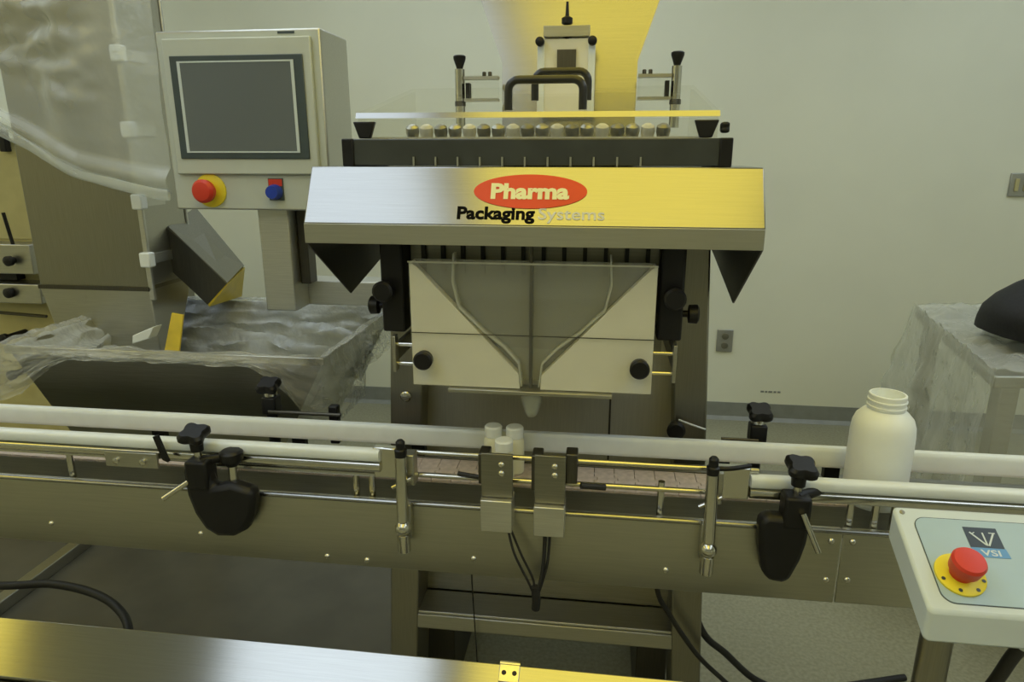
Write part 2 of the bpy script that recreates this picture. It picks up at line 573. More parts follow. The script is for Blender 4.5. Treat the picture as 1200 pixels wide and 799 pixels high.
# hopper, gate block and adjusting posts
hy = 1.52
hp = MB()
hw = [(-.220, .062, 1.43, 1.86), (-.220, .062, 1.545, 1.86), (-.221, .063, 1.635, 1.86), (-.262, .100, 1.745, 1.95), (-.42, .25, 2.18, 2.1)]
hl = lambda z: hy + (z - 1.43) * .10   # the front leans back a little
rings_o = [[(a, hl(z), z), (b, hl(z), z), (b, yb, z), (a, yb, z)] for a, b, z, yb in hw]
hp.rings(rings_o, cap=False)
hp.rings([[(a + .004, hl(z) + .004, z), (b - .004, hl(z) + .004, z), (b - .004, yb - .004, z), (a + .004, yb - .004, z)] for a, b, z, yb in hw[::-1]], cap=False)
hop = hp.build('hopper', 'steel_sign', cm, label='tall stainless feed hopper')
gy = 1.475
gt = MB().box(-.128, -.036, gy + .004, gy + .035, 1.53, 1.672).build('gate_block', 'white_block', cm, .002)
MB().box(-.140, -.126, gy, gy + .03, 1.53, 1.672).build('gate_guide', 'white_rail', cm, .001)
MB().box(-.038, -.024, gy, gy + .03, 1.53, 1.672).build('gate_guide', 'white_rail', cm, .001)
MB().box(-.128, -.036, gy - .002, gy + .030, 1.674, 1.695).build('gate_bridge', 'steel', cm, .001)
MB().box(-.100, -.062, gy - .003, gy + .003, 1.615, 1.65).build('gate_window', 'dark_steel', gt)
for x in (-.134, -.030):
    MB().lathe((x, gy, 1.664), (0, -1, 0), [(0, .006), (.006, .009), (.016, .009), (.018, .006)]).build('gate_screw', 'black', cm)
sc = MB().lathe((-.082, gy + .012, 1.660), (0, 0, 1), [(0, .002), (.008, .003), (.012, .010), (.020, .011), (.026, .004), (.036, .004), (.040, .011), (.050, .011), (.054, .004), (.080, .0025)])
sc.build('gate_adjuster', 'black', cm)
for x, s in ((-.303, 1), (.139, -1)):
    p = MB().cyl((x, 1.49, 1.50), (x, 1.49, 1.618), .010, 14).build('post', 'chrome', cm)
    MB().cyl((x, 1.49, 1.545), (x, 1.49, 1.555), .0115, 14).build('post_collar', 'black', p)
    MB().lathe((x, 1.49, 1.618), (0, 0, 1), [(0, .006), (.006, .008), (.020, .013), (.025, .013), (.027, .010)], 16).build('post_knob', 'black', p)
    xe = -.221 if s > 0 else .063
    MB().box(min(x, xe), max(x, xe), 1.487, 1.493, 1.555, 1.605).build('hopper_bracket', 'acrylic', cm)
    for z in (1.557, 1.600):
        MB().box(min(x + .01 * s, xe), max(x + .01 * s, xe), 1.48, 1.50, z - .003, z + .003).build('bracket_bar', 'steel', cm)
    MB().box(x + s * .018 - .004, x + s * .018 + .004, 1.478, 1.50, 1.560, 1.590).build('bracket_stop', 'black', cm)
    for dx in (.052, .064):
        MB().lathe((x + s * dx, 1.487, 1.603), (0, 0, 1), [(0, .004), (.008, .004), (.009, .003)], 10).build('bracket_screw', 'dark_steel', cm)

# discharge: lane panel, white funnel plate, clear cover, nozzle
MB().box(-.345, .115, 1.215, 1.23, 1.10, 1.32).build('lane_panel', 'dull', cm)
for i in range(13):
    x = -.319 + i * .0365
    MB().box(x - .0035, x + .0035, 1.204, 1.214, 1.24, 1.32).build('lane_gap', 'rubber', cm)
PZ0, PZ1, PX0, PX1, PY = 1.046, 1.271, -.328, .095, 1.14
ap = -.116
for s in (-1, 1):
    xo = PX0 if s < 0 else PX1
    MB().prism([(xo, PY, PZ1 - .004), (xo + .004 * -s, PY, PZ1), (ap + s * .020, PY, 1.072), (ap + s * .018, PY, PZ0), (xo, PY, PZ0)], (0, .022, 0)).build('funnel_block', 'white_block', cm, .001)
MB().box(PX0, PX1, PY - .006, PY - .001, PZ0 + .1, PZ1).build('upper_window', 'acrylic', cm)
MB().box(PX0, PX1, PY - .006, PY - .001, PZ0, PZ0 + .099).build('lower_window', 'acrylic', cm)
MB().box(PX0, PX1, PY - .0066, PY - .0058, PZ0 + .0985, PZ0 + .1002).build('window_seam', 'dark_steel', cm)
MB().box(PX0 + .002, PX1 - .002, PY + .024, PY + .03, PZ0 + .01, PZ1).build('funnel_back', 'acrylic_thick', cm)
MB().box(PX0, PX1, PY - .0075, PY - .0062, PZ1 - .002, PZ1 + .001).build('window_edge', 'chrome', cm)
MB().box(ap - .0025, ap + .0025, PY + .006, PY + .02, PZ0, 1.32).build('centre_divider', 'dark_steel', cm)
for s in (-1, 1):
    prof = [(ap + s * .135, 1.285), (ap + s * .138, 1.235), (ap + s * .128, 1.190), (ap + s * .085, 1.148), (ap + s * .048, 1.120), (ap + s * .022, 1.092), (ap + s * .017, 1.05)]
    m = MB()
    pr_ = []
    for i in range(len(prof) - 1):
        for k in range(5):
            q = k / 5
            pr_.append((prof[i][0] * (1 - q) + prof[i + 1][0] * q, prof[i][1] * (1 - q) + prof[i + 1][1] * q))
    pr_.append(prof[-1])
    n = len(pr_)
    m.grid(lambda u, v: (pr_[round(u * (n - 1))][0], PY + .001 + v * .020, pr_[round(u * (n - 1))][1]), n - 1, 2)
    o = m.build('funnel_wall', 'funnel_tan', cm)
    md = o.modifiers.new('s', 'SOLIDIFY')
    md.thickness = .003
MB().box(-.262, .028, PY - .012, PY + .03, PZ0 - .008, PZ0 - .001).build('bottom_bar', 'steel', cm, .001)
nz = MB()
nz.lathe((ap + .002, 1.152, PZ0 - .002), (0, 0, -1), [(0, .021), (.02, .0195), (.045, .012), (.052, .0085), (.052, .006), (.045, .009), (.02, .0165), (0, .018)], 24)
nz.build('nozzle', 'nozzle', cm, label='clear tapered discharge nozzle')
for x, z in ((-.302, 1.100), (.072, 1.099)):
    MB().lathe((x, PY - .007, z), (0, -1, 0), [(0, .006), (.006, .006), (.008, .016), (.022, .017), (.025, .014)], 20).build('thumb_knob', 'black', cm)
# side clamps between plate and columns
for s, xin, xout in ((-1, -.328, -.362), (1, .095, .132)):
    for z in (1.082, 1.118):
        MB().cyl((xin - s * .01, PY + .01, z), (xout, PY + .01, z), .0035, 10).build('clamp_rod', 'chrome', cm)
    MB().box(xout - .003, xout + .003, PY, PY + .02, 1.068, 1.135).build('clamp_plate', 'steel', cm, .001)
    xk = -.372 if s < 0 else .120
    MB().box(xk - .018, xk + .024, 1.17, 1.36, 1.135, 1.30).build('clamp_block', 'black', cm, .004)
    MB().lathe((xk + s * .006, 1.168, 1.215), (0, -1, 0), [(0, .007), (.01, .007), (.012, .018), (.028, .019), (.032, .015)], 18).build('clamp_knob', 'black', cm)
    k2x = xk + (-.018 if s < 0 else .024)
    MB().lathe((k2x, 1.19, 1.180), (s, 0, 0), [(0, .006), (.010, .006), (.012, .016), (.026, .017), (.029, .013)], 18).build('clamp_knob', 'black', cm)
    MB().box(xout - .001 * s, xout + .006 * s, PY + .01, 1.36, 1.085, 1.115).build('clamp_arm', 'dull', cm)
# small details low on the columns
MB().lathe((-.405, 1.348, .945), (0, -1, 0), [(0, .012), (.006, .012), (.008, .009)], 16).build('column_bolt', 'chrome', cm)
MB().lathe((.165, 1.348, .905), (0, -1, 0), [(0, .006), (.008, .006), (.01, .016), (.024, .019), (.028, .014)], 16).build('column_knob', 'black', cm)
MB().tube([(.170, 1.335, .925), (.195, 1.33, .918), (.225, 1.34, .905)], .002).build('column_wire', 'white_rail', cm)
MB().tube([(-.262, 1.30, .66), (-.262, 1.32, .5), (-.258, 1.34, .3), (-.256, 1.36, .1)], .0016).build('hanging_wire', 'rubber', cm)

# ================================================================= CONVEYOR
cv = thing('conveyor', 'stainless bottle conveyor with white guide rails running across the front', 'conveyor', (-.3, 1.16, 0))
CX0, CX1 = -1.75, 1.15
BZ0, BZ1 = .708, .845
bm_ = MB()
bm_.box(CX0, .415, 1.070, 1.074, BZ0, BZ1)
bm_.box(CX0, .415, 1.074, 1.086, BZ1 - .004, BZ1)
beam = bm_.build('side_beam', 'beam', cv, .0035)
b2 = MB()
b2.box(.417, CX1, 1.071, 1.075, BZ0, BZ1)
b2.box(.417, CX1, 1.075, 1.086, BZ1 - .004, BZ1)
b2.build('side_beam', 'beam', cv, .0035)
MB().cyl((CX0, 1.0735, BZ1 - .002), (CX1, 1.0735, BZ1 - .002), .0048, 14).build('beam_lip', 'steel_sign', cv)
b3 = MB()
b3.box(CX0, CX1, 1.286, 1.290, BZ0, BZ1)
b3.box(CX0, CX1, 1.264, 1.286, BZ1 - .004, BZ1)
b3.build('side_beam', 'dull', cv, .001)
for x, z in ((-.736, .752), (-.209, .742), (.132, .748), (-.487, .724), (-.41, .722), (.398, .826), (.432, .827), (.398, .752), (.432, .755), (-1.05, .75)):
    MB().lathe((x, 1.0705, z), (0, -1, 0), [(0, .0055), (.002, .0055), (.004, .004), (.005, .001)], 14).build('beam_bolt', 'chrome', cv)
# chain bed
MB().box(CX0, CX1, 1.150, 1.156, .800, .852).build('bed_side', 'steel_lite', cv)
MB().box(CX0, CX1, 1.216, 1.222, .800, .852).build('bed_side', 'steel_lite', cv)
MB().box(CX0, CX1, 1.156, 1.216, .838, .850).build('wear_strip', 'rubber', cv)
for i in range(11):
    x = -1.65 + i * .27
    MB().box(x - .012, x + .012, 1.076, 1.285, .785, .800).build('bed_spacer', 'dark_steel', cv)
# chain links (shared mesh)
P = .0381
lm = MB()
g = .0006
lm.prism([(-P / 2 + g, 1.140, .853), (P / 2 - g, 1.140, .853), (P / 2 - g, 1.178, .853), (P / 2 - g + .006, 1.181, .853), (P / 2 - g + .006, 1.191, .853), (P / 2 - g, 1.194, .853), (P / 2 - g, 1.232, .853), (-P / 2 + g, 1.232, .853), (-P / 2 + g, 1.194, .853), (-P / 2 + g + .006, 1.191, .853), (-P / 2 + g + .006, 1.181, .853), (-P / 2 + g, 1.178, .853)], (0, 0, .0045))
link0 = None
nl = int((CX1 - CX0) / P)
for i in range(nl):
    x = CX0 + P * (i + .5)
    if link0 is None:
        link0 = lm.build('chain_link', 'belt', cv)
        link0.location.x = x
    else:
        c = link0.copy()
        COL.objects.link(c)
        c.parent = cv
        c.location.x = x
BELT = .8575

# rear guide rail, front guide rails
def rail(x0, x1, y, z, hh, dd, name, mat, lab=None):
    m = MB()
    pts = []
    for k in range(16):
        a = 2 * math.pi * k / 16
        cx, cz = math.cos(a), math.sin(a)
        ex = abs(cx) ** .6 * (1 if cx > 0 else -1)
        ez = abs(cz) ** .6 * (1 if cz > 0 else -1)
        pts.append((x0, y + dd * ex, z + hh * ez))
    m.prism(pts, (x1 - x0, 0, 0))
    return m.build(name, mat, cv, label=lab)


rail(CX0, CX1, 1.244, .9015, .0205, .011, 'guide_rail', 'white_rail', 'long white rear guide rail')
rail(CX0, -.378, 1.083, .930, .0112, .012, 'guide_rail', 'white_rail', 'white front guide rail left of the sensors')
rail(.262, CX1, 1.083, .9215, .0105, .012, 'guide_rail', 'white_rail', 'white front guide rail right of the sensors')
MB().box(CX0, CX1, 1.256, 1.262, .893, .909).build('rail_backing', 'steel', cv)
rail(CX0, -.378, 1.083, .908, .0095, .010, 'rail_backing', 'chrome')
rail(.262, CX1, 1.083, .9005, .0095, .010, 'rail_backing', 'chrome')
MB().cyl((CX0, 1.09, .893), (-.90, 1.09, .893), .004, 10).build('rail_rod', 'chrome', cv)
MB().cyl((-.70, 1.09, .889), (-.378, 1.09, .889), .0055, 10).build('rail_rod', 'chrome', cv)
for z in (.9365, .8925):
    MB().cyl((-.385, 1.09, z), (.275, 1.09, z), .0048, 12).build('guide_rod', 'chrome', cv)
MB().box(-.905, -.800, 1.064, 1.070, .885, .915).build('rail_joint', 'steel', cv, .001)
for x in (-.882, -.828):
    MB().lathe((x, 1.064, .898), (0, -1, 0), [(0, .006), (.004, .006), (.005, .004)], 12).build('joint_bolt', 'chrome', cv)
# sleeves where rods meet the rails
for x0, x1 in ((-.392, -.340), (.205, .262)):
    MB().box(x0, x1, 1.082, 1.098, .885, .944).build('rod_clamp', 'chrome', cv, .003)
# thin posts between beam and rail
for x in (-1.005, -.43, -.40, .118, .43, .47, .50, -1.35, .85):
    MB().cyl((x, 1.094, BZ1 - .004), (x, 1.094, .905), .006, 10).build('rail_post', 'chrome', cv)
for x in (-.94, -.62, -.36, .25, .40, .455):
    MB().box(x - .014, x + .014, 1.266, 1.282, BZ1, .893).build('rail_post', 'black', cv)
# conveyor legs beyond the picture's edges
for x in (-1.62, 1.05):
    for y in (1.078, 1.245):
        MB().box(x - .02, x + .02, y, y + .036, 0, BZ0 + .06).build('leg', 'steel', cv, .003)


# front guide brackets with black paddle
def front_bracket(kx, kz, pad, pin, tilt):
    m = MB().prism([(x, 1.036, z) for x, z in pad], (0, .033, 0))
    br = m.build('guide_bracket', 'black', cv, .010)
    MB().cyl((kx, 1.055, .845), (kx + tilt, 1.055, kz), .007, 12).build('knob_stem', 'chrome', br)
    MB().box(kx - .022, kx + .020, 1.034, 1.072, .862, .918).build('bracket_body', 'black', br, .005)
    MB().lathe((kx + tilt * .8, 1.055, kz - .030), (0, 0, 1), [(0, .011), (.026, .013)], 14).build('knob_neck', 'black', br)
    MB().star((kx + tilt, 1.055, kz - .008), (.1, -.3, 1), .029, .021, 4, .30).build('knob', 'black', br)
    MB().cyl(pin[0], pin[1], .0048, 12).build('pin', 'chrome', br)
    MB().cyl((kx + .0, 1.05, .912), (kx + .045, 1.085, .912), .009, 12).build('swivel', 'black', br)
    return br


gb = front_bracket(-.706, .962, [(-.735, .905), (-.688, .905), (-.682, .868), (-.645, .878), (-.604, .866), (-.603, .845), (-.610, .812), (-.625, .785), (-.650, .770), (-.682, .768), (-.705, .782), (-.722, .812), (-.732, .85)],
                   ((-.766, 1.02, .850), (-.700, 1.05, .893)), -.006)
MB().cyl((-.790, 1.084, .898), (-.690, 1.084, .898), .005, 12).build('cross_pin', 'chrome', gb)
MB().hexa([(-.780, 1.052, .910), (-.770, 1.052, .906), (-.770, 1.060, .906), (-.780, 1.060, .910)], [(-.793, 1.052, .955), (-.785, 1.052, .957), (-.785, 1.060, .957), (-.793, 1.060, .955)]).build('lever', 'black', gb)
MB().lathe((-.648, 1.058, .905), (0, 0, 1), [(0, .010), (.012, .020), (.026, .021), (.030, .016)], 18).build('lock_knob', 'black', gb)
MB().cyl((-.648, 1.058, .865), (-.648, 1.058, .906), .008, 12).build('lock_stem', 'chrome', gb)
front_bracket(.330, .962, [(.272, .870), (.284, .882), (.318, .880), (.322, .905), (.352, .905), (.352, .868), (.350, .835), (.344, .805), (.330, .766), (.318, .760), (.296, .762), (.285, .778), (.276, .82)],
              ((.335, 1.03, .895), (.360, 1.012, .838)), 0.0)


# steel vertical clamps with ball joint
def rod_clamp(x):
    c = MB().cyl((x, 1.050, .945), (x + .001, 1.042, .826), .0105, 16).build('vertical_clamp', 'chrome', cv)
    MB().lathe((x + .001, 1.042, .812), (0, 0, 1), [(-.015, .004), (-.011, .010), (-.004, .0145), (.004, .0145), (.011, .010), (.015, .005)], 20).build('ball_joint', 'chrome', c)
    MB().cyl((x + .001, 1.042, .800), (x + .001, 1.044, .766), .0115, 14).build('clamp_end', 'chrome', c)
    MB().lathe((x, 1.05, .944), (0, 0, 1), [(0, .010), (.014, .011), (.016, .008), (.028, .008), (.032, .005)], 16).build('clamp_cap', 'black', c)
    MB().box(x - .004, x + .020, 1.058, 1.084, .886, .944).build('clamp_jaw', 'steel', c, .002)
    MB().cyl((x - .018, 1.05, .885), (x + .018, 1.05, .905), .0035, 10).build('clamp_screw', 'chrome', c)
    MB().box(x - .010, x + .012, 1.054, 1.0695, .785, .850).build('clamp_foot', 'steel', c, .002)
    return c


rod_clamp(-.330)
c = rod_clamp(.194)
MB().tube([(.196, 1.05, .955), (.222, 1.05, .957), (.255, 1.062, .958)], .004).build('clamp_lever', 'black', c)


# photo-eye sensor brackets
def sensor(x0, x1, z0, zm, z1):
    b = MB().box(x0, x1, 1.040, 1.046, zm, z1).build('sensor_bracket', 'dull', cv, .001)
    MB().box(x0, x1, 1.028, 1.0685, z0, zm - .001).build('sensor_housing', 'steel_lite', b, .0015)
    MB().box(x0 - .006, x0 + .012, 1.046, 1.082, zm + .02, z1 - .004).build('sensor_head', 'dark_steel', b, .002)
    xm = (x0 + x1) / 2 + .008
    for z in (z1 - .018, z1 - .034):
        MB().lathe((xm, 1.040, z), (0, -1, 0), [(0, .0055), (.003, .0055), (.005, .003)], 12).build('sensor_screw', 'chrome', b)
    return b


sa = sensor(-.188, -.134, .824, .884, .964)
sb = sensor(-.097, -.045, .822, .878, .966)
MB().box(-.046, -.026, 1.05, 1.082, .912, .966).build('sensor_head', 'dark_steel', sb, .002)
MB().cyl((-.235, 1.078, .905), (-.190, 1.062, .908), .0045, 10).build('sensor_lead', 'rubber', sa)
MB().cyl((-.020, 1.07, .900), (.022, 1.083, .893), .0055, 10).build('sensor_lead', 'rubber', sb)
MB().tube([(-.143, 1.045, .823), (-.130, 1.035, .780), (-.105, 1.03, .730), (-.096, 1.03, .708)], .0022).build('sensor_cable', 'rubber', sa)
MB().tube([(-.140, 1.05, .823), (-.118, 1.04, .775), (-.098, 1.035, .735), (-.094, 1.032, .708)], .0022).build('sensor_cable', 'rubber', sa)
MB().tube([(-.078, 1.045, .822), (-.080, 1.035, .760), (-.088, 1.03, .712)], .0034).build('sensor_cable', 'rubber', sb)
MB().tube([(-.070, 1.048, .822), (-.073, 1.037, .765), (-.086, 1.032, .712)], .0024).build('sensor_cable', 'rubber', sb)
MB().tube([(-.093, 1.03, .722), (-.091, 1.03, .695), (-.092, 1.032, .676)], .0075).build('cable_tie', 'rubber', sb)

# rear brackets with star knobs
for x, zt in ((-.690, .985), (.318, .975)):
    b = MB().cyl((x, 1.30, .80), (x, 1.30, zt - .025), .012, 14).build('rear_bracket', 'black', cv)
    MB().box(x - .016, x + .016, 1.284, 1.316, zt - .075, zt - .035).build('bracket_body', 'black', b, .004)
    MB().cyl((x, 1.30, zt - .034), (x, 1.30, zt - .026), .014, 14).build('bracket_ring', 'chrome', b)
    MB().star((x, 1.30, zt - .022), (0, -.35, 1), .028, .022, 4, .3).build('knob', 'black', b)
    MB().cyl((x - .07 if x > 0 else x, 1.285, zt - .066), (x if x > 0 else x + .16, 1.285, zt - .066), .004, 10).build('bracket_rod', 'dark_steel', b)
MB().box(-.560, -.540, 1.29, 1.31, .85, .935).build('rear_stop', 'black', cv, .003)

# ================================================================= BOTTLES
bt = thing('pill_bottle', 'large white plastic bottle with a threaded neck and no lid on the conveyor', 'bottle', (.492, 1.165, BELT))
bx, by = .492, 1.165
MB().lathe((bx, by, BELT), (0, 0, 1), [(0, .040), (.0, .046), (.004, .050), (.008, .051), (.130, .051), (.145, .0495), (.158, .045), (.168, .036), (.172, .031), (.173, .0295)], 40).build('body', 'bottle', bt)
MB().lathe((bx, by, BELT + .172), (0, 0, 1), [(0, .0295), (.004, .0295), (.005, .031), (.008, .031), (.009, .0295), (.014, .0295), (.015, .031), (.018, .031), (.019, .0295), (.027, .0295), (.028, .0285), (.028, .026), (.010, .0255), (.0, .0255)], 40).build('threaded_neck', 'bottle', bt)

for i, (x, y, h, lab) in enumerate(((-.191, 1.195, .094, 'small white bottle behind the left sensor, left of the back pair'),
                                    (-.150, 1.195, .094, 'small white bottle behind the left sensor, right of the back pair'),
                                    (-.163, 1.140, .090, 'small white bottle in front of two others behind the left sensor'))):
    t = thing('small_bottle', lab, 'bottle', (x, y, BELT), 'small bottles at the sensor')
    MB().lathe((x, y, BELT), (0, 0, 1), [(0, .016), (.003, .0185), (h * .66, .0185), (h * .74, .0165), (h * .78, .013)], 24).build('body', 'bottle_small', t)
    MB().lathe((x, y, BELT + h * .78), (0, 0, 1), [(0, .0165), (h * .19, .0168), (h * .22, .0145)], 24).build('cap', 'bottle', t)

# ================================================================= CONTROL CABINET (touch screen)
cc = thing('control_cabinet', 'grey control cabinet with a dark touch screen, beside the hooded elevator', 'control panel', (-.845, 1.68, 1.05))
cx0, cx1, cz0, cz1, cy = -1.046, -.645, 1.316, 1.723, 1.60
MB().box(cx0, cx1, cy, cy + .17, cz0, cz1).build('enclosure', 'steel_lite', cc, .004)
MB().box(cx0 + .004, cx1 - .004, cy - .0006, cy + .0004, cz0 + .004, cz1 - .006).build('face_plate', 'cabinet', cc)
dr = MB().box(cx0 + .020, cx1 - .020, cy - .012, cy - .0005, cz0 + .085, cz1 - .018).build('door', 'cabinet', cc, .003)
MB().box(-1.009, -.684, cy - .016, cy - .0125, 1.437, 1.667).build('screen_bezel', 'bezel', dr, .002)
sx0, sx1, sz0, sz1 = -.990, -.706, 1.451, 1.655
f = MB()
w = .007
f.box(sx0, sx1, cy - .018, cy - .0165, sz0, sz0 + w * .5)
f.box(sx0, sx1, cy - .018, cy - .0165, sz1 - w * .5, sz1)
f.box(sx0, sx0 + w, cy - .018, cy - .0165, sz0 + w * .5, sz1 - w * .5)
f.box(sx1 - w, sx1, cy - .018, cy - .0165, sz0 + w * .5, sz1 - w * .5)
f.build('screen_frame', 'panel_grey', dr)
MB().box(sx0 + w, sx1 - w, cy - .0172, cy - .0163, sz0 + w * .5, sz1 - w * .5).build('screen', 'screen', dr, label='dark switched-off screen')
MB().box(cx1 - .10, cx1 - .06, cy - .002, cy - .0004, cz1 - .011, cz1 - .006).build('name_plate', 'bezel', cc)
ex, ez = -.950, 1.362
es = MB().lathe((ex, cy, ez), (0, -1, 0), [(0, .040), (.004, .040), (.006, .036)], 28).build('emergency_stop', 'yellow', cc, label='red emergency stop on a yellow ring')
MB().lathe((ex, cy - .006, ez), (0, -1, 0), [(0, .016), (.018, .017), (.020, .027), (.032, .028), (.040, .022), (.042, .012)], 28).build('mushroom_button', 'red', es)
kx, kz = -.782, 1.362
ks = MB().box(kx - .018, kx + .020, cy - .004, cy - .0007, kz - .022, kz + .030).build('switch_plate', 'bezel', cc, .001)
MB().box(kx - .016, kx + .018, cy - .005, cy - .0042, kz + .012, kz + .028).build('switch_legend', 'red', ks)
MB().lathe((kx, cy - .004, kz - .002), (0, -1, 0), [(0, .018), (.012, .018), (.016, .016), (.024, .015)], 22).build('switch_knob', 'blue_knob', ks)
MB().box(-.868, -.785, 1.66, 1.745, 1.050, 1.315).build('post', 'steel_lite', cc, .004)
MB().box(-.784, -.758, 1.70, 1.745, 1.116, 1.315).build('cable_duct', 'dark_steel', cc, .002)
MB().box(-.868, -.456, 1.746, 1.83, 1.050, 1.116).build('support_arm', 'steel_lite', cc, .003)
MB().cyl((-.70, 1.79, 1.116), (-.70, 1.79, 1.132), .007, 12).build('arm_bolt', 'chrome', cc)

# ================================================================= BUCKET ELEVATOR WITH FEED HOPPER
el_ = thing('bucket_elevator', 'tall stainless elevator with white latches standing in a feed hopper on the left', 'elevator', (-1.6, 2.4, 0))
ex0, ex1, ey0, ey1 = -1.555, -1.223, 1.70, 1.90
MB().box(ex0, ex1, ey0, ey1, 1.06, 2.45).build('tower', 'steel_side', el_, .004)
MB().hexa([(ex0 + .06, ey0, .82), (ex1 + .012, ey0, .82), (ex1 + .012, ey0 + .03, .82), (ex0 + .06, ey0 + .03, .82)],
          [(ex0, ey0 - .002, 1.09), (ex1, ey0 - .002, 1.09), (ex1, ey1, 1.09), (ex0, ey1, 1.09)]).build('boot', 'steel', el_, .003)
for y_ in (ey0 + .003, ey1 - .003):
    MB().box(ex1 - .003, ex1 + .012, y_ - .005, y_ + .005, 1.06, 2.30).build('edge_highlight', 'steel_lite', el_, .002)  # bright strips drawn in for highlights along the side's edges
MB().box(ex0 - .001, ex1 + .001, ey0 - .006, ey0 - .0005, 1.085, 1.096).build('dark_strip', 'dark_steel', el_)  # dark line across the tower front
dx = MB().box(ex1 + .001, ex1 + .008, ey0 + .01, ey1 - .010, 1.10, 2.30).build('side_door', 'steel', el_, .002)
for z in (1.691, 1.508, 1.326, 1.172):
    l = MB().box(ex1 - .008, ex1 + .022, ey0 - .016, ey0 + .012, z - .02, z + .02).build('latch', 'bottle', el_, .004, label='white plastic latch')
    MB().box(ex1 + .009, ex1 + .013, ey0 + .016, ey0 + .10, z - .013, z + .013).build('latch_strap', 'steel_lite', l)
MB().hexa([(-1.225, 1.60, .962), (-1.175, 1.60, .978), (-1.170, 1.63, .978), (-1.220, 1.63, .962)],
          [(-1.22, 1.60, .985), (-1.155, 1.60, 1.012), (-1.150, 1.63, 1.012), (-1.215, 1.63, .985)]).build('latch', 'bottle', el_, .002, label='white plastic latch')
# lower bracket of the side door, discharge chute
ch = MB()
ch.prism([(-1.215, 1.80, 1.245), (-1.155, 1.80, 1.193), (-1.056, 1.80, 1.090), (-1.121, 1.80, 1.028), (-1.163, 1.80, 1.07), (-1.215, 1.80, 1.12)], (0, .005, 0))
chute = ch.build('discharge_chute', 'dark_steel', el_, label='dark discharge chute with lamp sheen painted yellow on its lip')
MB().hexa([(-1.215, 1.802, 1.240), (-1.056, 1.802, 1.086), (-1.110, 2.0, 1.104), (-1.25, 2.0, 1.279)],
          [(-1.212, 1.802, 1.250), (-1.053, 1.802, 1.094), (-1.107, 2.0, 1.112), (-1.246, 2.0, 1.290)]).build('chute_cover', 'dull', chute)
MB().hexa([(-1.056, 1.801, 1.090), (-1.121, 1.801, 1.028), (-1.19, 2.0, 1.0), (-1.110, 2.0, 1.104)],
          [(-1.050, 1.801, 1.092), (-1.117, 1.801, 1.022), (-1.125, 2.0, 1.012), (-1.104, 2.0, 1.106)]).build('chute_lip', 'sheen_yellow', chute)  # the yellow lamp's reflection is put into the lip's colour
MB().hexa([(-1.150, 1.60, .90), (-1.105, 1.60, .90), (-1.105, 1.606, .90), (-1.150, 1.606, .90)],
          [(-1.140, 1.66, 1.035), (-1.108, 1.66, 1.03), (-1.108, 1.666, 1.03), (-1.140, 1.666, 1.035)]).build('yellow_sheen', 'sheen_yellow', el_)  # steel plate coloured as if mirroring the yellow lamp
# hopper tray around the foot
tx0, tx1, ty0, ty1, tz = -1.42, -.615, 1.42, 1.985, 1.0
ix, iy, tb = .16, .10, .70
tr_ = MB()
outer_t = [(tx0, ty0, tz), (tx1, ty0, tz), (tx1, ty1, tz), (tx0, ty1, tz)]
outer_b = [(tx0 + ix, ty0 + .02, tb), (tx1 - ix, ty0 + .02, tb), (tx1 - ix, ty1 - iy, tb), (tx0 + ix, ty1 - iy, tb)]
d = .006
inner_t = [(tx0 + d, ty0 + d, tz), (tx1 - d, ty0 + d, tz), (tx1 - d, ty1 - d, tz), (tx0 + d, ty1 - d, tz)]
inner_b = [(tx0 + ix + d, ty0 + .02 + d, tb + d), (tx1 - ix - d, ty0 + .02 + d, tb + d), (tx1 - ix - d, ty1 - iy - d, tb + d), (tx0 + ix + d, ty1 - iy - d, tb + d)]
tr_.rings([outer_b, outer_t, inner_t, inner_b])
tray = tr_.build('feed_hopper', 'tray', el_, ang=20, label='shallow stainless feed hopper')
MB().box(tx0, tx1, ty0 - .008, ty0 - .0005, tz - .016, tz + .002).build('hopper_rim', 'chrome', tray, .001)
MB().box(-1.93, -1.885, 1.45, 2.5, .008, .05).build('base_bar', 'steel', el_, .003)
MB().box(-2.6, -.56, 1.40, 2.5, 0, .008).build('floor_plate', 'floor_shade', el_)  # thin dark sheet laid where the floor lies in shade
# hidden support behind the tower
MB().box(-1.66, -1.56, 2.33, 2.43, 0, 1.45).build('support_leg', 'dull', el_, .004)
MB().box(-1.66, -1.40, 1.9, 2.33, 1.38, 1.45).build('support_bracket', 'dull', el_, .004)
MB().box(-1.66, -1.15, 2.0, 2.33, .86, .92).build('support_bracket', 'dull', el_, .004)


def wr(p, s, a):
    return noise.noise(Vector(p) * s) * a


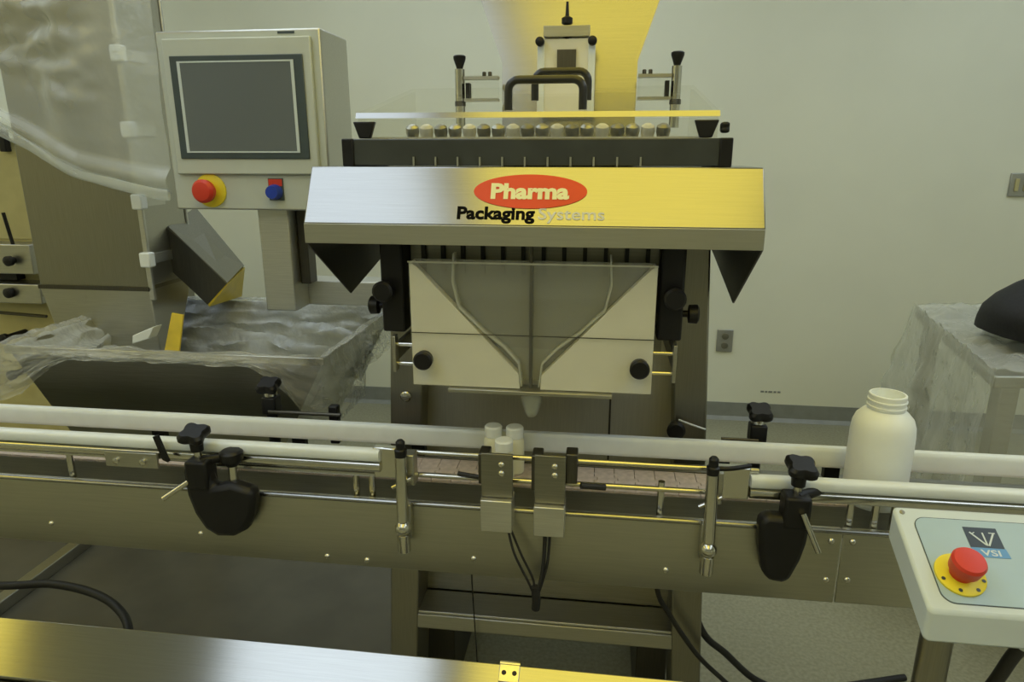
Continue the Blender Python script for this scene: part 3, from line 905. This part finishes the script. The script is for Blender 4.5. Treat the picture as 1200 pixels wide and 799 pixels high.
# film liner folded over the hopper rim
def liner(rect, z, inside, outside, name, mat, label, cat, outlen, nu=260, nv=60, bulge=.02, seed=0.0, inn=(.25, .2), lift=.004):
    x0, x1, y0, y1 = rect
    per = 2 * (x1 - x0) + 2 * (y1 - y0)

    def at(u):
        s = (u % 1.0) * per
        W, D = x1 - x0, y1 - y0
        if s < W:
            return Vector((x0 + s, y0, 0)), Vector((0, -1, 0))
        s -= W
        if s < D:
            return Vector((x1, y0 + s, 0)), Vector((1, 0, 0))
        s -= D
        if s < W:
            return Vector((x1 - s, y1, 0)), Vector((0, 1, 0))
        s -= W
        return Vector((x0, y1 - s, 0)), Vector((-1, 0, 0))

    def fn(u, v):
        p, n = at(u)
        a, na = at(u - .02)
        b, nb = at(u + .02)
        n = (n + na + nb).normalized()
        L = outlen(p.x, p.y)
        if v < .45:
            t = 1 - v / .45
            q = p - n * (.012 + inside * t * inn[0]) + Vector((0, 0, z + lift - inside * t * inn[1]))
            q += n * wr((p.x * 1.3 + 3 + seed, p.y * 1.3, t * 1.2), 8, .030 * min(1, t * 3)) * -1
            q.z += abs(wr((p.x + seed, p.y, t), 7, .035 * min(1, t * 3))) + abs(wr((p.x * 2 + seed, p.y + p.x, t * 2), 14, .010 * min(1, t * 3)))
        else:
            t = (v - .45) / .55
            q = p + n * (.010 + .010 * math.sin(min(1, t * 2) * math.pi / 2) * (.4 + abs(wr((p.x + seed, p.y, 0), 6, 1.2)))) + Vector((0, 0, z + lift - L * t))
            q += n * (abs(wr((p.x * 2 + seed, p.y * 2, t * .4), 7, bulge)) + abs(wr((p.x * 3, p.y * 3 + seed, t), 12, bulge * .6))) * min(1, t * 4)
        if abs(v - .45) < .03:
            q.z += .004 + abs(wr((p.x * 2 + seed, p.y * 2, 0), 8, .012))
        return q
    o = MB().grid(fn, nu, nv).build(name, mat, ang=80, origin=(rect[0], rect[2], z - outside))
    o.data.materials.append(M['film_lit'])  # inner faces carry the light from above as a whiter film
    for k, pl in enumerate(o.data.polygons):
        if k // nu < nv * .42:
            pl.material_index = 1
    tag(o, label, cat)
    return o


def tray_len(x, y):
    a = .012 + .008 * noise.noise(Vector((x * 4, y * 4, 0)))
    # long folds at the front corners and right side
    a += .15 * math.exp(-((x - tx1) / .10) ** 2) * (1 if y < 1.6 else .5)
    a += .12 * math.exp(-((x - tx0) / .12) ** 2) * (1 if y < 1.7 else .6)
    return max(.02, a)


liner((tx0 - .012, tx1 + .004, ty0 - .012, ty1), tz, .55, .2, 'hopper_liner', 'film', 'crumpled clear plastic liner folded over the feed hopper rim', 'plastic liner', tray_len, inn=(.28, .36))

# big plastic sheet hanging over the tower
edge = [(-1.95, 1.60), (-1.60, 1.565), (-1.493, 1.51), (-1.40, 1.449), (-1.306, 1.391), (-1.196, 1.35), (-1.107, 1.332), (-1.04, 1.33)]


def edge_z(x):
    for (a, za), (b, zb) in zip(edge, edge[1:]):
        if x <= b:
            return za + (zb - za) * max(0, (x - a) / (b - a))
    return edge[-1][1]


def sheet(u, v):
    x = -1.95 + u * (1.95 - 1.19) + v * 0
    zb = edge_z(x) + .004
    z = zb + (2.35 - zb) * v
    cr = max(0, min(1, (.94 - u) / .16)) * max(0, min(1, (v - .14) / .15))
    y = 1.630 - .05 * (1 - v) * (1 - u) + wr((x * 5, z * .9, 0), 1.6, .035) + wr((x * 3 + z, z * .5, 3), 6, .012)
    y += cr * (wr((x + 4, z * 1.3, 3), 13, .050) + wr((x, z, 9), 30, .020))
    # outward roll of the hem
    if v < .06:
        t = v / .06
        y -= .022 * math.sin(t * math.pi)
    xx = x + (v ** 1.2) * .0
    if u > .8:
        k = (u - .8) / .2
        y += .05 * k * k * 0
        xx += .135 * k * k
        y -= .02 * k * k
    return Vector((xx, min(y, 1.676), z))


def hem(u, v):
    # the sheet's lower edge is rolled up on itself
    p = sheet(u, 0)
    a = 2 * math.pi * v * 1.15
    r = .012 + .010 * (1 - u) + .004 * noise.noise(Vector((u * 14, 0, 2)))
    return p + Vector((0, -.012 - r * .5 * math.cos(a), r * math.sin(a) + .004 * math.sin(a * 2 + u * 20)))


sm = MB().grid(sheet, 130, 130)
sm.grid(hem, 130, 16)
tag(sm.build('plastic_sheet', 'film_heavy', ang=80, origin=(-1.5, 1.63, 1.33)), 'large wrinkled clear plastic sheet hanging over the elevator tower', 'plastic sheet')

# ================================================================= BEIGE MACHINE at the far left
bg = thing('beige_machine', 'beige enamelled machine housing with grey rails at the far left edge', 'machine', (-2.45, 2.4, .008))
MB().box(-2.95, -1.96, 2.24, 2.70, 0.06, 1.50).build('housing', 'beige', bg, .006)
MB().box(-2.90, -2.02, 2.235, 2.239, 1.15, 1.47).build('door', 'beige', bg, .001)
MB().box(-2.08, -2.055, 2.21, 2.235, 1.455, 1.53).build('door_hinge', 'black', bg, .003)
MB().box(-2.95, -1.99, 2.16, 2.238, 1.035, 1.14).build('guide_bar', 'steel', bg, .003)
MB().box(-2.95, -1.97, 2.15, 2.238, .93, 1.00).build('guide_bar', 'steel', bg, .003)
MB().box(-2.95, -2.1, 2.2, 2.238, 1.005, 1.03).build('shadow_slot', 'black', bg)
for x, z in ((-2.085, .97), (-2.06, 1.085), (-2.14, .80), (-2.14, .66)):
    MB().lathe((x, 2.150, z), (0, -1, 0), [(-.085, .012), (0, .012), (.004, .018), (.018, .018), (.022, .012)], 14).build('knob', 'black', bg)
MB().cyl((-2.06, 2.17, 1.135), (-2.075, 2.17, 1.25), .006, 10).build('lever', 'black', bg)
MB().cyl((-2.2, 2.19, .885), (-2.0, 2.19, .875), .006, 10).build('rod', 'dark_steel', bg)
for x in (-2.9, -2.05):
    for y in (2.30, 2.64):
        MB().cyl((x, y, .0085), (x, y, .06), .03, 12).build('foot', 'black', bg)

# ================================================================= BLUE-GREY PUSH BUTTON BOX
pb = thing('push_button_box', 'grey operator box with blue panel and red emergency stop at the right front', 'control box', (.5, .86, 0))
A = Vector((.420, .930, .970))
UX = Vector((1, 0, 0))
TV = Vector((0, -.8988, -.4384))
TN = Vector((0, -.4384, .8988))
LB, DB, TB = .34, .156, .046


def onbox(u, v, n=0.0):
    return A + UX * u + TV * v + TN * n


def rrect(u0, u1, v0, v1, r, n, seg=6):
    pts = []
    for cu, cv_, a0 in ((u1 - r, v1 - r, 0), (u0 + r, v1 - r, 90), (u0 + r, v0 + r, 180), (u1 - r, v0 + r, 270)):
        for k in range(seg + 1):
            a = R(a0 + 90 * k / seg)
            pts.append(onbox(cu + r * math.cos(a), cv_ + r * math.sin(a), n))
    return pts


MB().prism([p - Vector((0, 0, TB)) for p in rrect(0, LB, 0, DB, .008, 0)], (0, 0, TB)).build('enclosure', 'panel_grey', pb, .004)
MB().prism(rrect(.021, LB - .02, .0165, DB - .012, .016, .0001), TN * .0006).build('overlay_border', 'bezel', pb)
ov = MB().prism(rrect(.0222, LB - .0212, .0177, DB - .0132, .015, .0003), TN * .0009).build('overlay', 'panel_blue', pb, label='pale blue panel')
MB().prism([onbox(.082, .029, .0014), onbox(.124, .029, .0014), onbox(.124, .0605, .0014), onbox(.082, .0605, .0014)], TN * .0004).build('logo', 'navy', ov, label='dark square logo with pale strokes over a blue bar')
MB().prism([onbox(.082, .0605, .0014), onbox(.125, .0605, .0014), onbox(.1265, .0745, .0014), onbox(.083, .0745, .0014)], TN * .0004).build('logo_bar', 'sky', ov)
for u0, v0, u1, v1, w in ((.088, .037, .103, .056, .0022), (.104, .037, .104, .057, .0020), (.118, .037, .106, .057, .0022), (.094, .037, .090, .040, .0012), (.112, .037, .120, .037, .0014)):
    dvec = Vector((u1 - u0, v1 - v0))
    nn = Vector((-dvec.y, dvec.x)).normalized() * w / 2
    MB().prism([onbox(u0 + nn.x, v0 + nn.y, .0019), onbox(u1 + nn.x, v1 + nn.y, .0019), onbox(u1 - nn.x, v1 - nn.y, .0019), onbox(u0 - nn.x, v0 - nn.y, .0019)], TN * .0003).build('logo_stroke', 'panel_grey', ov)
lettering('VSI', onbox(.092, .0720, .002), UX, -TV, .024, .0085, .02).build('logo_lettering', 'panel_grey', ov)
ec = onbox(.053, .104, .0013)
e2 = MB().lathe(ec, TN, [(0, .030), (.003, .030), (.005, .027)], 32).build('emergency_stop', 'yellow', pb, label='red emergency stop on a yellow ring')
MB().lathe(ec + TN * .005, TN, [(0, .014), (.010, .0145), (.012, .019), (.028, .0205), (.032, .018), (.033, .010)], 32).build('mushroom_button', 'red', e2)
for a in (200, 250, 300, 340):
    q = ec + TN * .0052 + (UX * math.cos(R(a)) - TV * math.sin(R(a))) * .0255
    MB().lathe(q, TN, [(0, .0025), (.0004, .0025)], 10).build('ring_mark', 'bezel', e2)
for u, v in ((.011, .010), (LB - .011, .010), (LB - .011, DB - .010)):
    MB().lathe(onbox(u, v), TN, [(0, .0035), (.001, .0035), (.0015, .002)], 12).build('cover_screw', 'dull', pb)
ptop = onbox(.050, .118, 0) - Vector((0, 0, TB))
MB().cyl((ptop.x, ptop.y + .03, 0.01), (ptop.x, ptop.y + .03, ptop.z + .01), .020, 24).build('post', 'steel_side', pb)
MB().lathe((ptop.x, ptop.y + .03, 0), (0, 0, 1), [(0, .12), (.008, .12), (.012, .03)], 28).build('floor_plate', 'dull', pb)
gl = onbox(.130, DB - .016, 0) - Vector((0, 0, TB - .001))
MB().lathe(gl, -TN, [(0, .014), (.006, .014), (.007, .012), (.016, .011)], 16).build('cable_gland', 'panel_grey', pb)
g2 = gl - TN * .012
MB().tube([g2, g2 - TN * .035, g2 + Vector((-.012, .06, -.16)), g2 + Vector((-.06, .18, -.38)), g2 + Vector((-.09, .30, -.6))], .0085, 12).build('cable', 'rubber', pb)

# ================================================================= COVERED TABLE and bag at the right
rt_ = thing('side_table', 'stainless table under clear plastic by the right wall', 'table', (1.7, 2.3, 0))
RZ = .86
rx0, ry0 = 1.09, 1.93
# table is turned a little: left edge runs back to the right
q0, q1, q2, q3 = Vector((1.085, 1.935, 0)), Vector((2.3, 2.05, 0)), Vector((2.42, 2.96, 0)), Vector((1.245, 2.83, 0))
MB().hexa([q + Vector((0, 0, RZ - .035)) for q in (q0, q1, q2, q3)], [q + Vector((0, 0, RZ)) for q in (q0, q1, q2, q3)]).build('table_top', 'steel', rt_, .004)
cen = (q0 + q1 + q2 + q3) / 4
for q in (q0, q1, q2, q3):
    k = q + (cen - q).normalized() * .07
    MB().box(k.x - .025, k.x + .025, k.y - .025, k.y + .025, 0, RZ - .035).build('leg', 'steel', rt_, .003)
MB().box(1.20, 2.30, 2.1, 2.85, .20, .22).build('lower_shelf', 'steel', rt_, .003)
# draped film: top, front skirt, left skirt
edges = [(q3, q0), (q0, q1)]
fl = MB()
qv = [q0, q1, q2, q3]


def top_fn(u, v):
    p = (q0 * (1 - u) + q1 * u) * (1 - v) + (q3 * (1 - u) + q2 * u) * v
    e = min(u, 1 - u, v, 1 - v) * 8
    h = .006 + abs(wr((p.x, p.y, 1), 9, .05)) * min(1, .35 + e) + abs(wr((p.x, p.y, 5), 24, .02))
    return Vector((p.x, p.y, RZ + h))


def skirt_fn(pts):
    tot = [0]
    for a, b in zip(pts, pts[1:]):
        tot.append(tot[-1] + (b - a).length)

    def fn(u, v):
        s = u * tot[-1]
        i = max(k for k in range(len(tot) - 1) if s >= tot[k] - 1e-9)
        t = (s - tot[i]) / (tot[i + 1] - tot[i])
        p = pts[i].lerp(pts[i + 1], t)
        n = (p - cen).normalized()
        L = .54 + .10 * noise.noise(Vector((s * 2.2, 0, 4))) + .05 * math.sin(s * 9)
        o = .006 + v * (.05 + .06 * (0.5 + 0.5 * math.sin(s * 21 + v * 2))) + wr((s * 3, v * 1.5, 7), 4, .05 * v)
        h = .010 + abs(wr((p.x, p.y, 1), 9, .05)) * .35 + abs(wr((p.x, p.y, 5), 24, .02))
        return p + n * o + Vector((0, 0, RZ + h * (1 - v) - L * v))
    return fn


fl.grid(top_fn, 60, 50)
fl.grid(skirt_fn([q3, q0, q0.lerp(q1, .25)]), 160, 26)
fl.grid(skirt_fn([q2.lerp(q3, .7), q3]), 40, 16)
tag(fl.build('plastic_cover', 'film_table', ang=80, origin=(1.7, 2.3, RZ)), 'clear plastic cover draped over the table by the right wall', 'plastic cover')

bgm = MB()
bc = Vector((1.56, 2.22, RZ + .055))


def bag_ring(t):
    # t 0..1 from base to ridge
    pts = []
    wx = (.36 + .05 * math.sin(min(1, t * 2.2) * math.pi / 2)) * (1 - .55 * max(0, t - .3) ** 1.6 / .565)
    wy = .20 * math.sqrt(max(0, 1 - t ** 2.6)) + .01
    for k in range(36):
        a = 2 * math.pi * k / 36
        ca, sa_ = math.cos(a), math.sin(a)
        ex_ = abs(ca) ** .75 * (1 if ca > 0 else -1)
        ey_ = abs(sa_) ** .75 * (1 if sa_ > 0 else -1)
        p = bc + Vector((wx * ex_ + .12 * t, wy * ey_, .23 * t + .012 * math.sin(5 * a) * t))
        p += Vector((wr(p, 7, .02), wr(p + Vector((3, 3, 3)), 7, .02), wr(p, 6, .015) * t))
        pts.append(p)
    return pts


bgm.rings([bag_ring(t) for t in (0, .06, .15, .3, .45, .6, .75, .87, .95, 1.0)])
bag = thing('bag', 'black soft bag lying on the plastic covered table', 'bag', tuple(bc))
bb = bgm.build('body', 'bag', bag, ang=60)
MB().tube([bc + Vector((-.20, -.185, .08)), bc + Vector((-.1, -.215, .13)), bc + Vector((.05, -.20, .15)), bc + Vector((.2, -.19, .12)), bc + Vector((.28, -.175, .07))], .012, 10).build('strap', 'rubber', bag)

# ================================================================= FOREGROUND TABLE
ft = thing('foreground_table', 'polished stainless bench with a slanted hinged cover along the bottom edge', 'table', (-.3, .86, 0))
FZ = .65
LT = Vector((0, -.080, -.047))
LT.normalize()
LN = Vector((0, LT.z, -LT.y))


def onlid(x, d, n=0.0):
    return Vector((x, .921, FZ)) + LT * d + LN * n


MB().prism([onlid(-1.6, 0), onlid(-1.6, .096), onlid(-1.6, .096, -.012), onlid(-1.6, 0, -.012)], (1.98, 0, 0)).build('slanted_cover', 'steel_top', ft, .002)
MB().box(-1.6, .38, .846, .850, FZ - .16, FZ - .066).build('front_apron', 'dull', ft)
MB().box(-1.6, .38, .915, .919, FZ - .16, FZ - .0165).build('rear_apron', 'dull', ft)
MB().box(-1.6, .38, .850, .915, FZ - .16, FZ - .15).build('bottom_tray', 'dull', ft)
hg = MB().prism([onlid(-.139, .001, .0003), onlid(-.106, .001, .0003), onlid(-.106, .028, .0003), onlid(-.139, .028, .0003)], LN * .003).build('hinge', 'chrome', ft, .001)
MB().cyl((-.139, .923, FZ), (-.106, .923, FZ), .004, 10).build('hinge_pin', 'chrome', hg)
for x in (-.131, -.114):
    MB().lathe(onlid(x, .014, .0033), LN, [(0, .004), (.001, .003)], 10).build('hinge_screw', 'black', hg)
for x in (-1.5, .33):
    for y in (.851, .888):
        MB().box(x - .015, x + .015, y, y + .026, 0, FZ - .16).build('leg', 'steel', ft, .002)

# ================================================================= CABLES on the floor
def cable(pts, r, name, label, cat='cable'):
    o = MB().tube(pts, r, 12).build(name, 'rubber', None, origin=pts[0])
    tag(o, label, cat)


cable([(-2.5, 1.60, .06), (-2.15, 1.64, .13), (-1.82, 1.63, .15), (-1.671, 1.658, .15), (-1.504, 1.632, .15), (-1.38, 1.579, .14), (-1.30, 1.505, .12), (-1.27, 1.42, .03), (-1.26, 1.30, .014)], .0125, 'hose', 'thick black hose arching over the floor at the lower left', 'hose')
cable([(.128, 1.26, .72), (.144, 1.29, .556), (.175, 1.30, .488), (.208, 1.31, .430), (.252, 1.32, .366), (.312, 1.33, .302), (.45, 1.35, .16), (.60, 1.37, .03), (.8, 1.38, .010)], .0055, 'power_cable', 'thin black cable hanging in front of the right machine column')
cable([(.240, 1.60, .40), (.301, 1.60, .227), (.372, 1.62, .145), (.475, 1.64, .045), (.60, 1.66, .014), (.9, 1.75, .012)], .0095, 'power_cable', 'thick black cable curving to the floor right of the machine column')

for o in bpy.data.objects:
    if '_org' in o.keys():
        del o['_org']
